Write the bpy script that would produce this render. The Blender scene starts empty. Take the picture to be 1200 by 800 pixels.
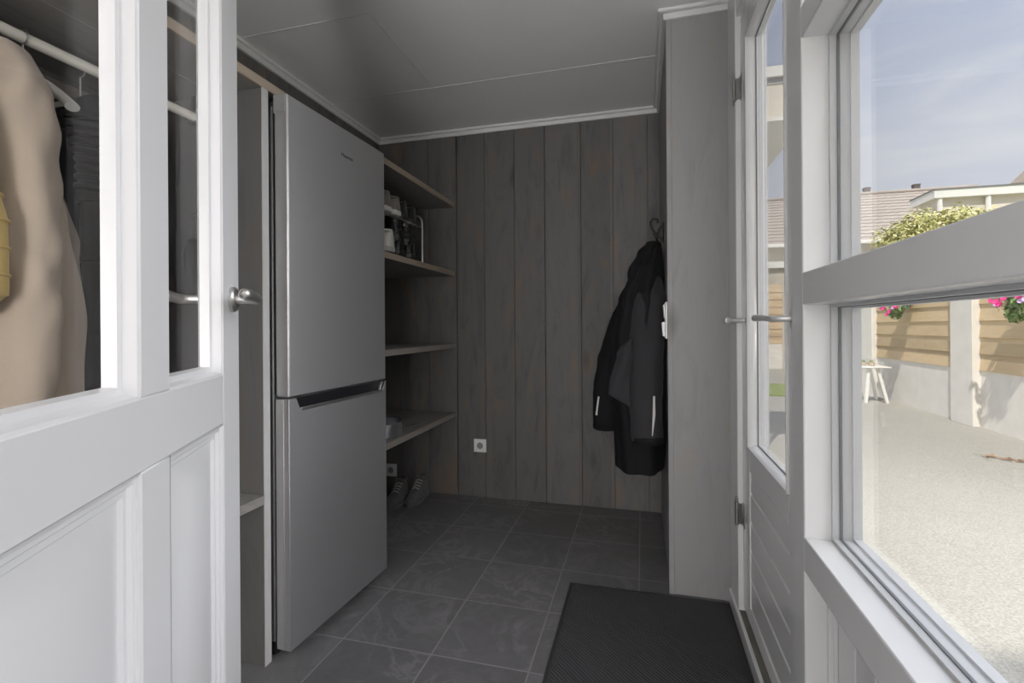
import bpy, bmesh, math, random
from mathutils import Vector, Matrix, noise
R = math.radians
random.seed(7)
sc = bpy.context.scene
COL = sc.collection
sc.view_settings.view_transform = 'Standard'
sc.view_settings.look = 'None'
sc.view_settings.exposure = 0.12
sc.view_settings.gamma = 1.0
sc.view_settings.use_curve_mapping = False

# ------------------------------------------------------------------ materials
class NT:
    def __init__(s, name):
        s.m = bpy.data.materials.new(name); s.m.use_nodes = True
        s.t = s.m.node_tree; s.n = s.t.nodes
        s.b = s.n['Principled BSDF']; s.out = s.n['Material Output']
    def add(s, typ, **kw):
        n = s.n.new(typ)
        for k, v in kw.items():
            if hasattr(n, k) and k not in n.inputs: setattr(n, k, v)
            else: n.inputs[k].default_value = v
        return n
    def link(s, a, b): s.t.links.new(a, b)
    def math(s, op, a, b=None, c=None):
        n = s.n.new('ShaderNodeMath'); n.operation = op
        for i, v in enumerate((a, b, c)):
            if v is None: continue
            if hasattr(v, 'is_output'): s.link(v, n.inputs[i])
            else: n.inputs[i].default_value = v
        return n.outputs[0]
    def mix(s, f, a, b):
        n = s.n.new('ShaderNodeMix'); n.data_type = 'RGBA'
        for i, v in ((0, f), (6, a), (7, b)):
            if hasattr(v, 'is_output'): s.link(v, n.inputs[i])
            elif i == 0: n.inputs[0].default_value = v
            else: n.inputs[i].default_value = (*v, 1)
        return n.outputs[2]
    def noise(s, vec, scale, detail=4, rough=.55, dist=0):
        n = s.n.new('ShaderNodeTexNoise'); n.inputs['Scale'].default_value = scale
        n.inputs['Detail'].default_value = detail; n.inputs['Roughness'].default_value = rough
        n.inputs['Distortion'].default_value = dist
        if vec is not None: s.link(vec, n.inputs['Vector'])
        return n.outputs['Fac']
    def ramp(s, f, stops):
        n = s.n.new('ShaderNodeValToRGB'); s.link(f, n.inputs[0])
        e = n.color_ramp.elements
        while len(e) < len(stops): e.new(0.5)
        for el, (p, c) in zip(e, stops):
            el.position = p; el.color = (*c, 1) if not isinstance(c, float) else (c, c, c, 1)
        return n.outputs[0]
    def bump(s, h, strength=.3, dist=.002):
        n = s.n.new('ShaderNodeBump'); n.inputs['Strength'].default_value = strength
        n.inputs['Distance'].default_value = dist; s.link(h, n.inputs['Height'])
        s.link(n.outputs[0], s.b.inputs['Normal'])
    def coord(s): return s.n.new('ShaderNodeTexCoord').outputs['Object']
    def col(s, c):
        if hasattr(c, 'is_output'): s.link(c, s.b.inputs['Base Color'])
        else: s.b.inputs['Base Color'].default_value = (*c, 1)
    def rough(s, v):
        if hasattr(v, 'is_output'): s.link(v, s.b.inputs['Roughness'])
        else: s.b.inputs['Roughness'].default_value = v

def plain(name, c, rough=.5, metal=0., var=.06, nscale=30, bump=0., bscale=200, spec=.5, coat=0.):
    """colour with slight procedural unevenness"""
    t = NT(name); o = t.coord()
    f = t.noise(o, nscale, 4)
    c1 = tuple(max(0, v*(1-var)) for v in c); c2 = tuple(min(1, v*(1+var)) for v in c)
    t.col(t.mix(f, c1, c2)); t.rough(rough)
    t.b.inputs['Metallic'].default_value = metal
    t.b.inputs['Specular IOR Level'].default_value = spec
    if coat: t.b.inputs['Coat Weight'].default_value = coat
    if bump: t.bump(t.noise(o, bscale, 3), bump, .002)
    return t.m

def wood(name, grain='Z', across='X', board=.2, off=0., c=((.23, .222, .216), (.235, .2, .17), (.14, .132, .128)), knots=True, rough=.6, contrast=1.):
    t = NT(name); o = t.coord()
    sep = t.n.new('ShaderNodeSeparateXYZ'); t.link(o, sep.inputs[0])
    ax = {k: sep.outputs[k] for k in 'XYZ'}
    g = ax[grain]; a = ax[across]; w = ax[[k for k in 'XYZ' if k not in (grain, across)][0]]
    idx = t.math('FLOOR', t.math('DIVIDE', t.math('ADD', a, off), board))
    wn = t.add('ShaderNodeTexWhiteNoise'); wn.noise_dimensions = '1D'; t.link(idx, wn.inputs['W'])
    rnd = wn.outputs['Value']
    cv = t.n.new('ShaderNodeCombineXYZ')
    t.link(t.math('ADD', t.math('MULTIPLY', g, 1.5), t.math('MULTIPLY', rnd, 37.)), cv.inputs[0])
    t.link(t.math('MULTIPLY', a, 6.5), cv.inputs[1]); t.link(t.math('MULTIPLY', w, 6.5), cv.inputs[2])
    n1 = t.noise(cv.outputs[0], 1.5, 6, .62, 1.6)
    cf = t.n.new('ShaderNodeCombineXYZ')
    t.link(t.math('ADD', t.math('MULTIPLY', g, 2.), t.math('MULTIPLY', rnd, 11.)), cf.inputs[0])
    t.link(t.math('MULTIPLY', a, 70.), cf.inputs[1]); t.link(t.math('MULTIPLY', w, 70.), cf.inputs[2])
    n2 = t.noise(cf.outputs[0], 1.5, 4, .6)
    col = t.ramp(n1, [(.28, c[2]), (.47, c[0]), (.54, c[0]), (.68, c[1])])
    col = t.mix(t.math('MULTIPLY', t.math('SUBTRACT', 1., n2), .35*contrast), col, c[2])
    if knots:
        kv = t.n.new('ShaderNodeCombineXYZ')
        t.link(t.math('ADD', t.math('MULTIPLY', g, 1.5), t.math('MULTIPLY', rnd, 23.)), kv.inputs[0])
        t.link(t.math('MULTIPLY', a, 4.2), kv.inputs[1]); t.link(t.math('MULTIPLY', w, 4.2), kv.inputs[2])
        vo = t.add('ShaderNodeTexVoronoi'); vo.inputs['Scale'].default_value = 1.; t.link(kv.outputs[0], vo.inputs['Vector'])
        k = t.ramp(vo.outputs['Distance'], [(.03, 1.), (.14, 0.)])
        col = t.mix(t.math('MULTIPLY', k, .55), col, tuple(v*.45 for v in c[2]))
    hs = t.n.new('ShaderNodeHueSaturation'); t.link(col, hs.inputs['Color'])
    t.link(t.math('ADD', .86, t.math('MULTIPLY', rnd, .28)), hs.inputs['Value'])
    t.col(hs.outputs[0]); t.rough(rough); t.b.inputs['Specular IOR Level'].default_value = .3
    t.bump(n2, .12, .001)
    return t.m

def glass(name, tint=(.988, .988, .99), ior=1.45, refl=1.):
    t = NT(name); t.n.remove(t.b)
    tr = t.n.new('ShaderNodeBsdfTransparent'); tr.inputs[0].default_value = (*tint, 1)
    gl = t.n.new('ShaderNodeBsdfGlossy'); gl.inputs['Roughness'].default_value = .004
    lw = t.n.new('ShaderNodeLayerWeight'); lw.inputs[0].default_value = .5
    f0 = ((ior-1)/(ior+1))**2
    fac = t.math('ADD', f0, t.math('MULTIPLY', 1-f0, t.math('POWER', lw.outputs['Facing'], 5.)))
    o = t.coord(); nz = t.noise(o, 3, 2)
    mx = t.n.new('ShaderNodeMixShader')
    t.link(t.math('MULTIPLY', fac, t.math('ADD', .9*refl, t.math('MULTIPLY', nz, .1*refl))), mx.inputs[0])
    t.link(tr.outputs[0], mx.inputs[1]); t.link(gl.outputs[0], mx.inputs[2])
    t.link(mx.outputs[0], t.out.inputs[0])
    return t.m

M = {}
M['white'] = plain('white_paint', (.80, .80, .82), .32, var=.015, nscale=3)
M['white_frame'] = plain('white_frame_paint', (.775, .776, .782), .17, var=.02, nscale=4)
M['ceil'] = plain('ceiling_panel', (.83, .829, .826), .55, var=.02, nscale=5, bump=.05, bscale=300)
M['ceil_trim'] = plain('ceiling_trim', (.70, .699, .697), .45, var=.015)
M['hall'] = plain('hall_plaster', (.78, .77, .75), .8, var=.02)
WC = ((.152, .149, .147), (.205, .152, .112), (.102, .098, .096))
M['wall'] = wood('grey_stained_boards', 'Z', 'X', .2, .583, c=WC)
M['wall_l'] = wood('grey_stained_boards_side', 'Z', 'Y', .2, .1, c=WC)
M['pillar'] = wood('grey_stained_pillar', 'Z', 'X', .6, 0, c=((.30, .30, .305), (.31, .285, .265), (.265, .263, .265)), contrast=.6)
M['panel'] = wood('grey_panel_edge', 'Z', 'Y', .19, .3, c=((.145, .142, .14), (.15, .13, .11), (.11, .107, .105)))
M['panel_edge_lit'] = wood('window_lit_panel_edge', 'Z', 'Y', .19, .3, c=((.52, .52, .52), (.50, .48, .45), (.44, .435, .43)), knots=False)  # panel wood lightened: window light on the front edge put into the colour
M['shelf'] = wood('grey_shelf_boards', 'Y', 'X', .185, 1.19, c=((.25, .24, .23), (.26, .22, .185), (.17, .16, .15)))
M['shelf_edge'] = wood('tan_shelf_edge', 'Y', 'Z', .3, 0, c=((.36, .30, .24), (.40, .32, .24), (.22, .18, .145)), knots=False)
M['shelf_edge_grey'] = wood('grey_shelf_edge', 'Y', 'Z', .3, 0, c=((.29, .26, .23), (.30, .25, .21), (.22, .2, .18)), knots=False)
M['sill_wood'] = wood('weathered_threshold', 'Y', 'X', .3, 0, c=((.27, .26, .23), (.25, .22, .18), (.16, .15, .13)))
M['glass'] = glass('window_glass')
M['glass_inner'] = glass('inner_door_glass', refl=.35)
M['glass_door'] = glass('door_glass', (.965, .965, .968), 1.5)
M['gasket'] = plain('dark_gasket', (.16, .17, .18), .45)
M['bead'] = plain('glazing_bead', (.55, .56, .57), .3, var=.03)
M['outer_frame'] = plain('outer_frame_paint', (.60, .61, .62), .35, var=.02)
M['chrome'] = plain('satin_nickel', (.62, .61, .60), .38, 1., var=.04)
M['hinge'] = plain('hinge_steel', (.42, .42, .41), .3, 1., var=.15, nscale=60)
M['pale_nickel'] = plain('pale_nickel', (.66, .66, .66), .3, .35, var=.03)
M['black_plastic'] = plain('black_plastic', (.015, .015, .017), .35)
M['white_plastic'] = plain('white_plastic', (.78, .78, .77), .35, var=.01)
M['mat'] = None
# brushed steel
t = NT('brushed_steel'); o = t.coord()
mp = t.n.new('ShaderNodeMapping'); mp.inputs['Scale'].default_value = (3, 3, 260); t.link(o, mp.inputs[0])
bn = t.noise(mp.outputs[0], 3, 3)
t.col(t.mix(bn, (.56, .56, .57), (.62, .62, .63))); t.b.inputs['Metallic'].default_value = .93
t.rough(t.math('ADD', .47, t.math('MULTIPLY', bn, .06))); t.bump(bn, .03, .0005)
M['steel'] = t.m
M['steel_side'] = plain('fridge_side_grey', (.16, .165, .17), .45, .3, var=.03)
M['steel_cap'] = plain('fridge_door_cap', (.30, .30, .30), .45, .3, var=.03)
M['logo'] = plain('logo_grey', (.05, .05, .055), .4, .4)
# slate floor tiles
def tile_floor():
    t = NT('slate_tiles'); o = t.coord()
    sep = t.n.new('ShaderNodeSeparateXYZ'); t.link(o, sep.inputs[0])
    P = .3365
    def cell(v, off):
        q = t.math('DIVIDE', t.math('ADD', v, off), P)
        fr = t.math('FRACT', q)
        d = t.math('MULTIPLY', t.math('MINIMUM', fr, t.math('SUBTRACT', 1., fr)), P)
        return t.math('FLOOR', q), d
    ix, dx = cell(sep.outputs[0], 1.03 + 10*P); iy, dy = cell(sep.outputs[1], -1.505 + 10*P)
    d = t.math('MINIMUM', dx, dy)
    grout = t.ramp(t.math('MULTIPLY', d, 100.), [(.2, 1.), (.32, 0.)])
    wn = t.n.new('ShaderNodeTexWhiteNoise'); wn.noise_dimensions = '2D'
    cv = t.n.new('ShaderNodeCombineXYZ'); t.link(ix, cv.inputs[0]); t.link(iy, cv.inputs[1]); t.link(cv.outputs[0], wn.inputs['Vector'])
    off = t.n.new('ShaderNodeVectorMath'); off.operation = 'MULTIPLY_ADD'
    t.link(wn.outputs['Color'], off.inputs[0]); off.inputs[1].default_value = (9, 9, 9); t.link(o, off.inputs[2])
    n1 = t.noise(off.outputs[0], 4.2, 7, .66, .9)
    vein = t.math('ABSOLUTE', t.math('SUBTRACT', n1, .5))
    v = t.ramp(vein, [(.0, 1.), (.05, .0)])
    n2 = t.noise(off.outputs[0], 30, 5, .6, .6)
    n3 = t.noise(off.outputs[0], 2.4, 3)
    vmask = t.math('MULTIPLY', v, t.ramp(n3, [(.4, 0.), (.62, 1.)]))
    col = t.mix(n2, (.105, .102, .106), (.185, .181, .187))
    col = t.mix(t.math('MULTIPLY', vmask, .42), col, (.31, .305, .31))
    hs = t.n.new('ShaderNodeHueSaturation'); t.link(col, hs.inputs['Color'])
    t.link(t.math('ADD', .9, t.math('MULTIPLY', wn.outputs['Value'], .2)), hs.inputs['Value'])
    col = t.mix(grout, hs.outputs[0], (.27, .265, .26))
    t.col(col); t.rough(t.math('ADD', .36, t.math('MULTIPLY', n2, .2)))
    h = t.math('SUBTRACT', t.math('ADD', t.math('MULTIPLY', n1, .5), t.math('MULTIPLY', n2, .15)), t.math('MULTIPLY', grout, .5))
    t.bump(h, .35, .003)
    return t.m
M['tiles'] = tile_floor()
def mat_mat():
    t = NT('ribbed_mat'); o = t.coord()
    w = t.n.new('ShaderNodeTexWave'); w.bands_direction = 'DIAGONAL'; w.inputs['Scale'].default_value = 42; w.inputs['Distortion'].default_value = 1.5
    w.inputs['Detail'].default_value = 2; t.link(o, w.inputs['Vector'])
    n = t.noise(o, 160, 3)
    n2 = t.noise(o, 4, 3)
    c = t.mix(w.outputs['Fac'], (.045, .045, .047), (.09, .09, .094))
    c = t.mix(t.math('MULTIPLY', n2, .5), c, (.075, .075, .078))
    t.col(c); t.rough(.9); t.b.inputs['Specular IOR Level'].default_value = .15
    t.bump(t.math('ADD', w.outputs['Fac'], t.math('MULTIPLY', n, .6)), .6, .004)
    return t.m
M['mat'] = mat_mat()
M['mat_edge'] = plain('mat_rubber_edge', (.035, .035, .036), .7, bump=.1)
def fabric(name, c, scale=350, var=.12, rough=.85, sheen=.2, b=.15):
    t = NT(name); o = t.coord()
    n = t.noise(o, scale, 2); n2 = t.noise(o, 6, 4)
    a = t.mix(n2, tuple(v*(1-var) for v in c), tuple(min(1, v*(1+var)) for v in c))
    t.col(t.mix(t.math('MULTIPLY', n, .35), a, tuple(v*.7 for v in c))); t.rough(rough)
    t.b.inputs['Sheen Weight'].default_value = sheen; t.b.inputs['Specular IOR Level'].default_value = .25
    t.bump(n, b, .001); return t.m
M['beige'] = fabric('beige_cotton', (.39, .325, .262))
M['taupe'] = fabric('beige_cotton_shaded', (.22, .18, .145))  # darkened copy of the beige cotton, shade put into the colour
M['yellow'] = fabric('yellow_quilt', (.60, .44, .17))
M['leather'] = plain('black_leather', (.035, .036, .04), .38, var=.5, nscale=9, bump=.25, bscale=60)
M['black_fabric'] = fabric('black_softshell', (.010, .010, .012), sheen=0.)
M['grey_fabric'] = fabric('charcoal_softshell', (.034, .034, .038), sheen=.05)
M['reflect'] = plain('silver_reflective', (.62, .62, .62), .4)
M['white_wood'] = plain('white_hanger', (.72, .71, .67), .4, var=.02)
M['rail'] = plain('brass_white_rail', (.80, .77, .70), .25, 0., var=.03)
M['shoe_white'] = plain('shoe_white', (.62, .60, .55), .6, var=.08, bump=.1)
M['shoe_grey'] = fabric('shoe_grey', (.12, .12, .12))
M['shoe_taupe'] = fabric('shoe_taupe', (.2, .18, .16))
M['shoe_sole'] = plain('shoe_sole', (.45, .44, .42), .7)
M['shoe_dark'] = fabric('shoe_dark', (.02, .02, .022))
M['boot'] = plain('boot_leather', (.012, .012, .013), .25, var=.3, nscale=12, bump=.15, bscale=80)
M['tin'] = plain('aluminium_tin', (.62, .63, .65), .3, 1., var=.05)
M['iron'] = plain('dark_iron', (.03, .03, .03), .45, .6)
# outdoors
def paving():
    t = NT('cream_paving'); o = t.coord()
    n = t.noise(o, 90, 3, .7); n2 = t.noise(o, .9, 4); n3 = t.noise(o, 14, 4)
    sep = t.n.new('ShaderNodeSeparateXYZ'); t.link(o, sep.inputs[0])
    def ln(v, p, of):
        fr = t.math('FRACT', t.math('DIVIDE', t.math('ADD', v, of), p))
        return t.math('MULTIPLY', t.math('MINIMUM', fr, t.math('SUBTRACT', 1., fr)), p)
    d = t.math('MINIMUM', ln(sep.outputs[0], 1.0, .35), ln(sep.outputs[1], 1.0, .2))
    j = t.ramp(t.math('MULTIPLY', d, 50.), [(.12, 1.), (.3, 0.)])
    c = t.mix(n2, (.36, .348, .312), (.455, .442, .40))
    c = t.mix(t.ramp(n, [(.38, 1.), (.6, 0.)]), c, (.26, .25, .22))
    c = t.mix(t.math('MULTIPLY', n3, .3), c, (.50, .485, .43))
    t.col(t.mix(t.math('MULTIPLY', j, .35), c, (.27, .255, .22))); t.rough(.85)
    t.bump(n, .3, .003); return t.m
M['paving'] = paving()
M['concrete'] = plain('pale_concrete', (.76, .73, .68), .85, var=.12, nscale=6, bump=.2, bscale=60)
M['plank'] = wood('tan_fence_planks', 'Y', 'Z', .2, 0, c=((.62, .48, .31), (.66, .53, .36), (.52, .40, .25)), knots=True, rough=.75)
M['plank_x'] = wood('tan_fence_planks_cross', 'X', 'Z', .2, 0, c=((.62, .48, .31), (.66, .53, .36), (.52, .40, .25)), knots=True, rough=.75)
def leafmat(name, stops):
    t = NT(name); o = t.coord(); n = t.noise(o, 11, 3, .7)
    t.col(t.ramp(n, stops)); t.rough(.6); t.b.inputs['Specular IOR Level'].default_value = .2
    return t.m
M['hedge'] = leafmat('hedge_leaves', [(.3, (.16, .19, .06)), (.42, (.36, .38, .13)), (.54, (.62, .58, .26)), (.66, (.80, .74, .50))])
M['petunia_leaf'] = leafmat('petunia_leaves', [(.3, (.08, .15, .05)), (.5, (.22, .32, .12)), (.68, (.55, .60, .40))])
M['pink'] = plain('pink_petals', (.75, .06, .26), .6, var=.15)
M['lilac'] = plain('lilac_petals', (.62, .45, .70), .6, var=.12)
M['pot'] = plain('green_pot', (.33, .47, .38), .6)
M['grass'] = leafmat('lawn', [(.35, (.18, .24, .07)), (.6, (.30, .36, .13))])
def brick():
    t = NT('cream_brick'); o = t.coord(); mp = t.n.new('ShaderNodeMapping'); mp.inputs['Rotation'].default_value = (R(90), 0, 0); t.link(o, mp.inputs[0])
    b = t.add('ShaderNodeTexBrick'); t.link(mp.outputs[0], b.inputs['Vector']); b.inputs['Scale'].default_value = 4.
    b.inputs['Color1'].default_value = (.55, .50, .40, 1); b.inputs['Color2'].default_value = (.47, .42, .34, 1); b.inputs['Mortar'].default_value = (.5, .48, .44, 1)
    t.col(b.outputs[0]); t.rough(.9); return t.m
M['brick'] = brick()
M['cream'] = plain('cream_render', (.72, .66, .57), .85, var=.04)
M['rooftile'] = plain('pantile', (.36, .315, .275), .75, var=.25, nscale=2.5)
M['white_ext'] = plain('white_fascia', (.78, .77, .73), .5, var=.03)
M['ext_grey'] = plain('grey_soffit', (.45, .45, .45), .7)
M['chimney'] = plain('chimney_brick', (.14, .12, .105), .9)
M['earth'] = plain('earth', (.22, .22, .12), .9, var=.3)
M['leaf_dry'] = plain('dry_leaves', (.40, .24, .13), .8, var=.4, nscale=50)
M['roofing'] = plain('roof_felt', (.2, .2, .2), .9)

# ------------------------------------------------------------------ mesh helpers
def rootof(o):
    while o.parent: o = o.parent
    return o
class MB:
    def __init__(s): s.bm = bmesh.new()
    def box(s, x0, x1, y0, y1, z0, z1):
        v = [s.bm.verts.new(p) for p in ((x0, y0, z0), (x1, y0, z0), (x1, y1, z0), (x0, y1, z0), (x0, y0, z1), (x1, y0, z1), (x1, y1, z1), (x0, y1, z1))]
        for f in ((0, 3, 2, 1), (4, 5, 6, 7), (0, 1, 5, 4), (1, 2, 6, 5), (2, 3, 7, 6), (3, 0, 4, 7)): s.bm.faces.new([v[i] for i in f])
        return s
    def prism(s, pts, vec):
        a = [s.bm.verts.new(Vector(p)) for p in pts]; b = [s.bm.verts.new(Vector(p)+Vector(vec)) for p in pts]; n = len(a)
        s.bm.faces.new(list(reversed(a))); s.bm.faces.new(b)
        for i in range(n): s.bm.faces.new((a[i], a[(i+1) % n], b[(i+1) % n], b[i]))
        return s
    def loft(s, rings, cap0=True, cap1=True, closed=True):
        vs = [[s.bm.verts.new(Vector(p)) for p in r] for r in rings]; n = len(vs[0])
        for a, b in zip(vs, vs[1:]):
            for i in range(n if closed else n-1): s.bm.faces.new((a[i], a[(i+1) % n], b[(i+1) % n], b[i]))
        if closed and cap0: s.bm.faces.new(list(reversed(vs[0])))
        if closed and cap1: s.bm.faces.new(vs[-1])
        return s
    def tube(s, pts, r, n=10, flat=1.):
        pts = [Vector(p) for p in pts]; rings = []
        if not isinstance(r, (list, tuple)): r = [r]*len(pts)
        up = Vector((0, 0, 1)); prev = None
        for i, p in enumerate(pts):
            d = (pts[min(i+1, len(pts)-1)]-pts[max(i-1, 0)]).normalized()
            if prev is None:
                ref = up if abs(d.dot(up)) < .9 else Vector((0, 1, 0))
                prev = d.cross(ref).normalized()
            x = (prev-d*prev.dot(d)).normalized(); y = d.cross(x); prev = x
            rings.append([p+(x*math.cos(2*math.pi*k/n)+y*math.sin(2*math.pi*k/n)*flat)*r[i] for k in range(n)])
        return s.loft(rings)
    def lathe(s, prof, c=(0, 0, 0), n=28, axis='Z', cap=True):
        c = Vector(c); rings = []
        for (r, h) in prof:
            ring = []
            for k in range(n):
                a = 2*math.pi*k/n; u, v = r*math.cos(a), r*math.sin(a)
                ring.append(c+Vector({'Z': (u, v, h), 'X': (h, u, v), 'Y': (v, h, u)}[axis]))
            rings.append(ring)
        return s.loft(rings, cap, cap)
    def cyl(s, c, r, h, axis='Z', n=20): return s.lathe([(r, 0), (r, h)], c, n, axis)
    def xf(s, mat):
        bmesh.ops.transform(s.bm, matrix=mat, verts=s.bm.verts); return s
    def build(s, name, mat, parent=None, bevel=0, seg=2, local=False, ang=35, mats=None):
        bmesh.ops.recalc_face_normals(s.bm, faces=s.bm.faces)
        if parent is not None and not local:
            bmesh.ops.transform(s.bm, matrix=rootof(parent).matrix_basis.inverted(), verts=s.bm.verts)
        me = bpy.data.meshes.new(name); s.bm.to_mesh(me); s.bm.free()
        me.materials.append(mat)
        for m in mats or (): me.materials.append(m)
        me.polygons.foreach_set('use_smooth', [True]*len(me.polygons)); me.set_sharp_from_angle(angle=R(ang)); me.update()
        o = bpy.data.objects.new(name, me); COL.objects.link(o)
        if parent is not None: o.parent = parent
        if bevel:
            b = o.modifiers.new('b', 'BEVEL'); b.width = bevel; b.segments = seg; b.limit_method = 'ANGLE'; b.angle_limit = R(40)
        return o

def tag(o, label=None, cat=None, group=None, kind=None):
    if label: o['label'] = label
    if cat: o['category'] = cat
    if group: o['group'] = group
    if kind: o['kind'] = kind
    return o
def thing(name, loc, label, cat, rz=0., group=None, kind=None):
    o = bpy.data.objects.new(name, None); COL.objects.link(o); o.empty_display_size = .1
    o.location = loc; o.rotation_euler = (0, 0, rz)
    o.matrix_basis = Matrix.Translation(Vector(loc)) @ Matrix.Rotation(rz, 4, 'Z')
    return tag(o, label, cat, group, kind)
def struct(name, mb, mat, label=None, cat=None, bevel=0, parent=None):
    o = mb.build(name, mat, parent, bevel)
    if parent is None: tag(o, label, cat, None, 'structure')
    return o

CEIL = 2.385
XL, YB, XW = -1.74, 2.985, .334
ZG = -.12

# ------------------------------------------------------------------ room shell
struct('floor', MB().box(XL-.1, .36, -3., YB+.1, -.1, 0), M['tiles'], 'dark grey slate floor tiles with pale grout lines', 'floor')
b = MB()
xs = [XL, -1.573, -1.373, -1.173, -.981, -.782, -.583, -.36, -.165, .035, .14]
gapw = {-1.173: .004, -.583: .0045, -.165: .0035}
for a, c in zip(xs, xs[1:]):
    ga, gc = gapw.get(a, .0011), gapw.get(c, .0011)
    b.prism([(a+ga, YB, 0), (c-gc, YB, 0), (c-gc-.002, YB-.0, 0), (c-gc, YB+.02, 0), (a+ga, YB+.02, 0)] if False else [(a+ga, YB, 0), (c-gc, YB, 0), (c-gc, YB+.02, 0), (a+ga, YB+.02, 0)], (0, 0, CEIL))
b.box(XL, .44, YB+.018, YB+.12, 0, CEIL)
struct('wall_back', b, M['wall'], 'dark grey-brown vertical wooden boards across the far end of the room', 'wall', bevel=.0015)
b = MB(); y = -.05
while y < YB:
    b.box(XL-.02, XL, y+.0012, min(y+.2, YB)-.0012, 0, CEIL); y += .2
b.box(XL-.12, XL-.018, -.05, YB+.12, 0, CEIL)
struct('wall_left', b, M['wall_l'], 'grey wooden boards behind the shelves and coats', 'wall')
struct('ceiling', MB().box(XL, XW+.1, -3., YB+.1, CEIL, CEIL+.08), M['ceil'], 'pale grey panelled ceiling with thin joint lines', 'ceiling')
cl = bpy.data.objects['ceiling']
b = MB()
b.box(-1.74, .1, 2.409, 2.415, CEIL-.0018, CEIL+.001); b.box(XL, -1.07, 1.764, 1.770, CEIL-.0012, CEIL+.001)
b.box(-1.074, -1.068, 1.77, 2.41, CEIL-.0018, CEIL+.001)
b.build('joint_strip', M['ceil_trim'], cl)
# ceiling crown trims: flat batten with a bead on its room-side edge
def crown(n, pts, label):
    """pts: polyline along the wall, inward offset to the left-hand side given by normals"""
    b = MB()
    prof = [(0, 0), (0, -.034), (.012, -.034), (.014, -.012), (.026, -.010), (.030, -.013), (.034, -.009), (.034, 0)]
    rings = []
    for i, (p, m) in enumerate(pts):
        rings.append([(p[0]+m[0]*u, p[1]+m[1]*u, CEIL+v) for u, v in prof])
    b.loft(rings)
    tag(b.build('trim_%d' % n, M['ceil_trim']), label, 'ceiling trim', None, 'structure')
crown(1, [((XL, -.05), (1, 0)), ((XL, YB), (1, -1)), ((.103, YB), (-1, -1)), ((.103, 2.093), (-1, -1)), ((XW, 2.093), (0, -1))], 'pale beaded trim running round the ceiling edge')
# pillar / partition between back wall and outside door
b = MB(); b.box(.103, .44, 2.093, YB+.02, 0, CEIL)
pl = struct('wall_partition', b, M['pillar'], 'grey boarded partition end beside the outside door', 'partition wall', bevel=.002)
b = MB(); b.box(.1, .121, 2.0895, 2.112, 0, CEIL); b.build('corner_batten', M['pillar'], pl, bevel=.0015)
# wall towards the hall (camera stands in its doorway)
b = MB(); b.box(XL, -.98, -.05, .06, 0, CEIL); b.box(.2, XW, -.05, .06, 0, CEIL); b.box(-.98, .2, -.05, .06, 2.2, CEIL); b.box(-.98, -.5, -.05, .06, 0, .12)  # opening edges shaped to steer the added hall light
struct('wall_front', b, M['hall'], 'white wall around the inner doorway', 'wall')
sl_ = thing('added_sidelight', (-.74, 0, .12), 'glazed sidelight added beside the inner doorway to pass fill light', 'window', kind='structure')  # unseen sidelight, added so more of the fill light reaches the room
b = MB(); b.box(-.5, -.455, -.05, .06, .0, 2.2); b.build('jamb_post', M['white_frame'], sl_, bevel=.003)
b = MB(); b.box(-.98, -.5, .003, .007, .12, 2.2); b.build('pane', M['glass'], sl_)
b = MB(); b.box(XL-.12, .44, -3.1, -3., 0, CEIL); struct('wall_hall', b, M['hall'], 'white end wall of the hall', 'wall')
b = MB(); b.box(XL-.12, XL, -3., -.05, 0, CEIL); struct('wall_hall_side', b, M['hall'], 'white side wall of the hall', 'wall')
b = MB(); b.box(XW, .44, -3., .17, 0, .5); b.box(XW, .44, -3., .17, 2.3, CEIL+.08); b.box(XW, .44, -3., -2.6, .5, 2.3); b.box(XW, .44, -.12, .17, .5, 2.3)
struct('wall_right', b, M['hall'], 'white outside wall along the hall', 'wall')
b = MB(); b.box(.442, .446, 1.174, 2.094, 2.25, CEIL+.08); b.box(.40, .446, 2.094, YB+3, -.1, CEIL+.08)
struct('wall_facade', b, M['white_ext'], 'white outer face of the house wall', 'wall')
struct('roof_slab', MB().box(-2.2, .446, -3.2, YB+3, CEIL+.081, CEIL+.14), M['roofing'], 'flat roof above the room', 'roof')

# ------------------------------------------------------------------ window_1 (three panes high)
win = thing('window_1', (XW+.05, .7, 0), 'large white framed window with three stacked panes facing the patio', 'window', kind='structure')
Y0, Y1 = .25, 1.174
def framewood(b, z0, z1): b.box(XW, .441, Y0, Y1, z0, z1)
b = MB(); b.box(XW, .441, 1.174, 1.254, 0, CEIL); b.build('post', M['white_frame'], win, bevel=.003)
b = MB(); b.box(XW, .441, .17, .25, 0, CEIL); b.build('post', M['white_frame'], win, bevel=.003)
for z0, z1 in ((0, .09), (.568, .641), (1.143, 1.213), (1.718, 1.785), (2.30, CEIL)):
    b = MB(); b.box(XW, .404, Y0-.002, Y1+.002, z0, z1); b.box(.404, .441, Y0-.002, Y1+.002, z0, z1)
    b.build('rail', M['white_frame'], win, bevel=.003)
for z0, z1 in ((.641, 1.143), (1.213, 1.718), (1.785, 2.30)):
    # inner glazing bead, gasket, outer lip
    for nm, mt, xa, xb, w in (('glazing_bead', M['bead'], .386, .399, .006), ('gasket', M['gasket'], .399, .4045, .0075), ('outer_lip', M['outer_frame'], .4055, .4235, .006), ('outer_lip', M['outer_frame'], .4235, .44, .010)):
        b = MB()
        b.box(xa, xb, Y0, Y0+w, z0, z1); b.box(xa, xb, Y1-w, Y1, z0, z1)
        b.box(xa, xb, Y0+w, Y1-w, z0, z0+w); b.box(xa, xb, Y0+w, Y1-w, z1-w, z1)
        b.build(nm, mt, win)
    b = MB(); b.box(.400, .404, Y0+.003, Y1-.003, z0+.003, z1-.003); b.build('pane', M['glass'], win)
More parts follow.
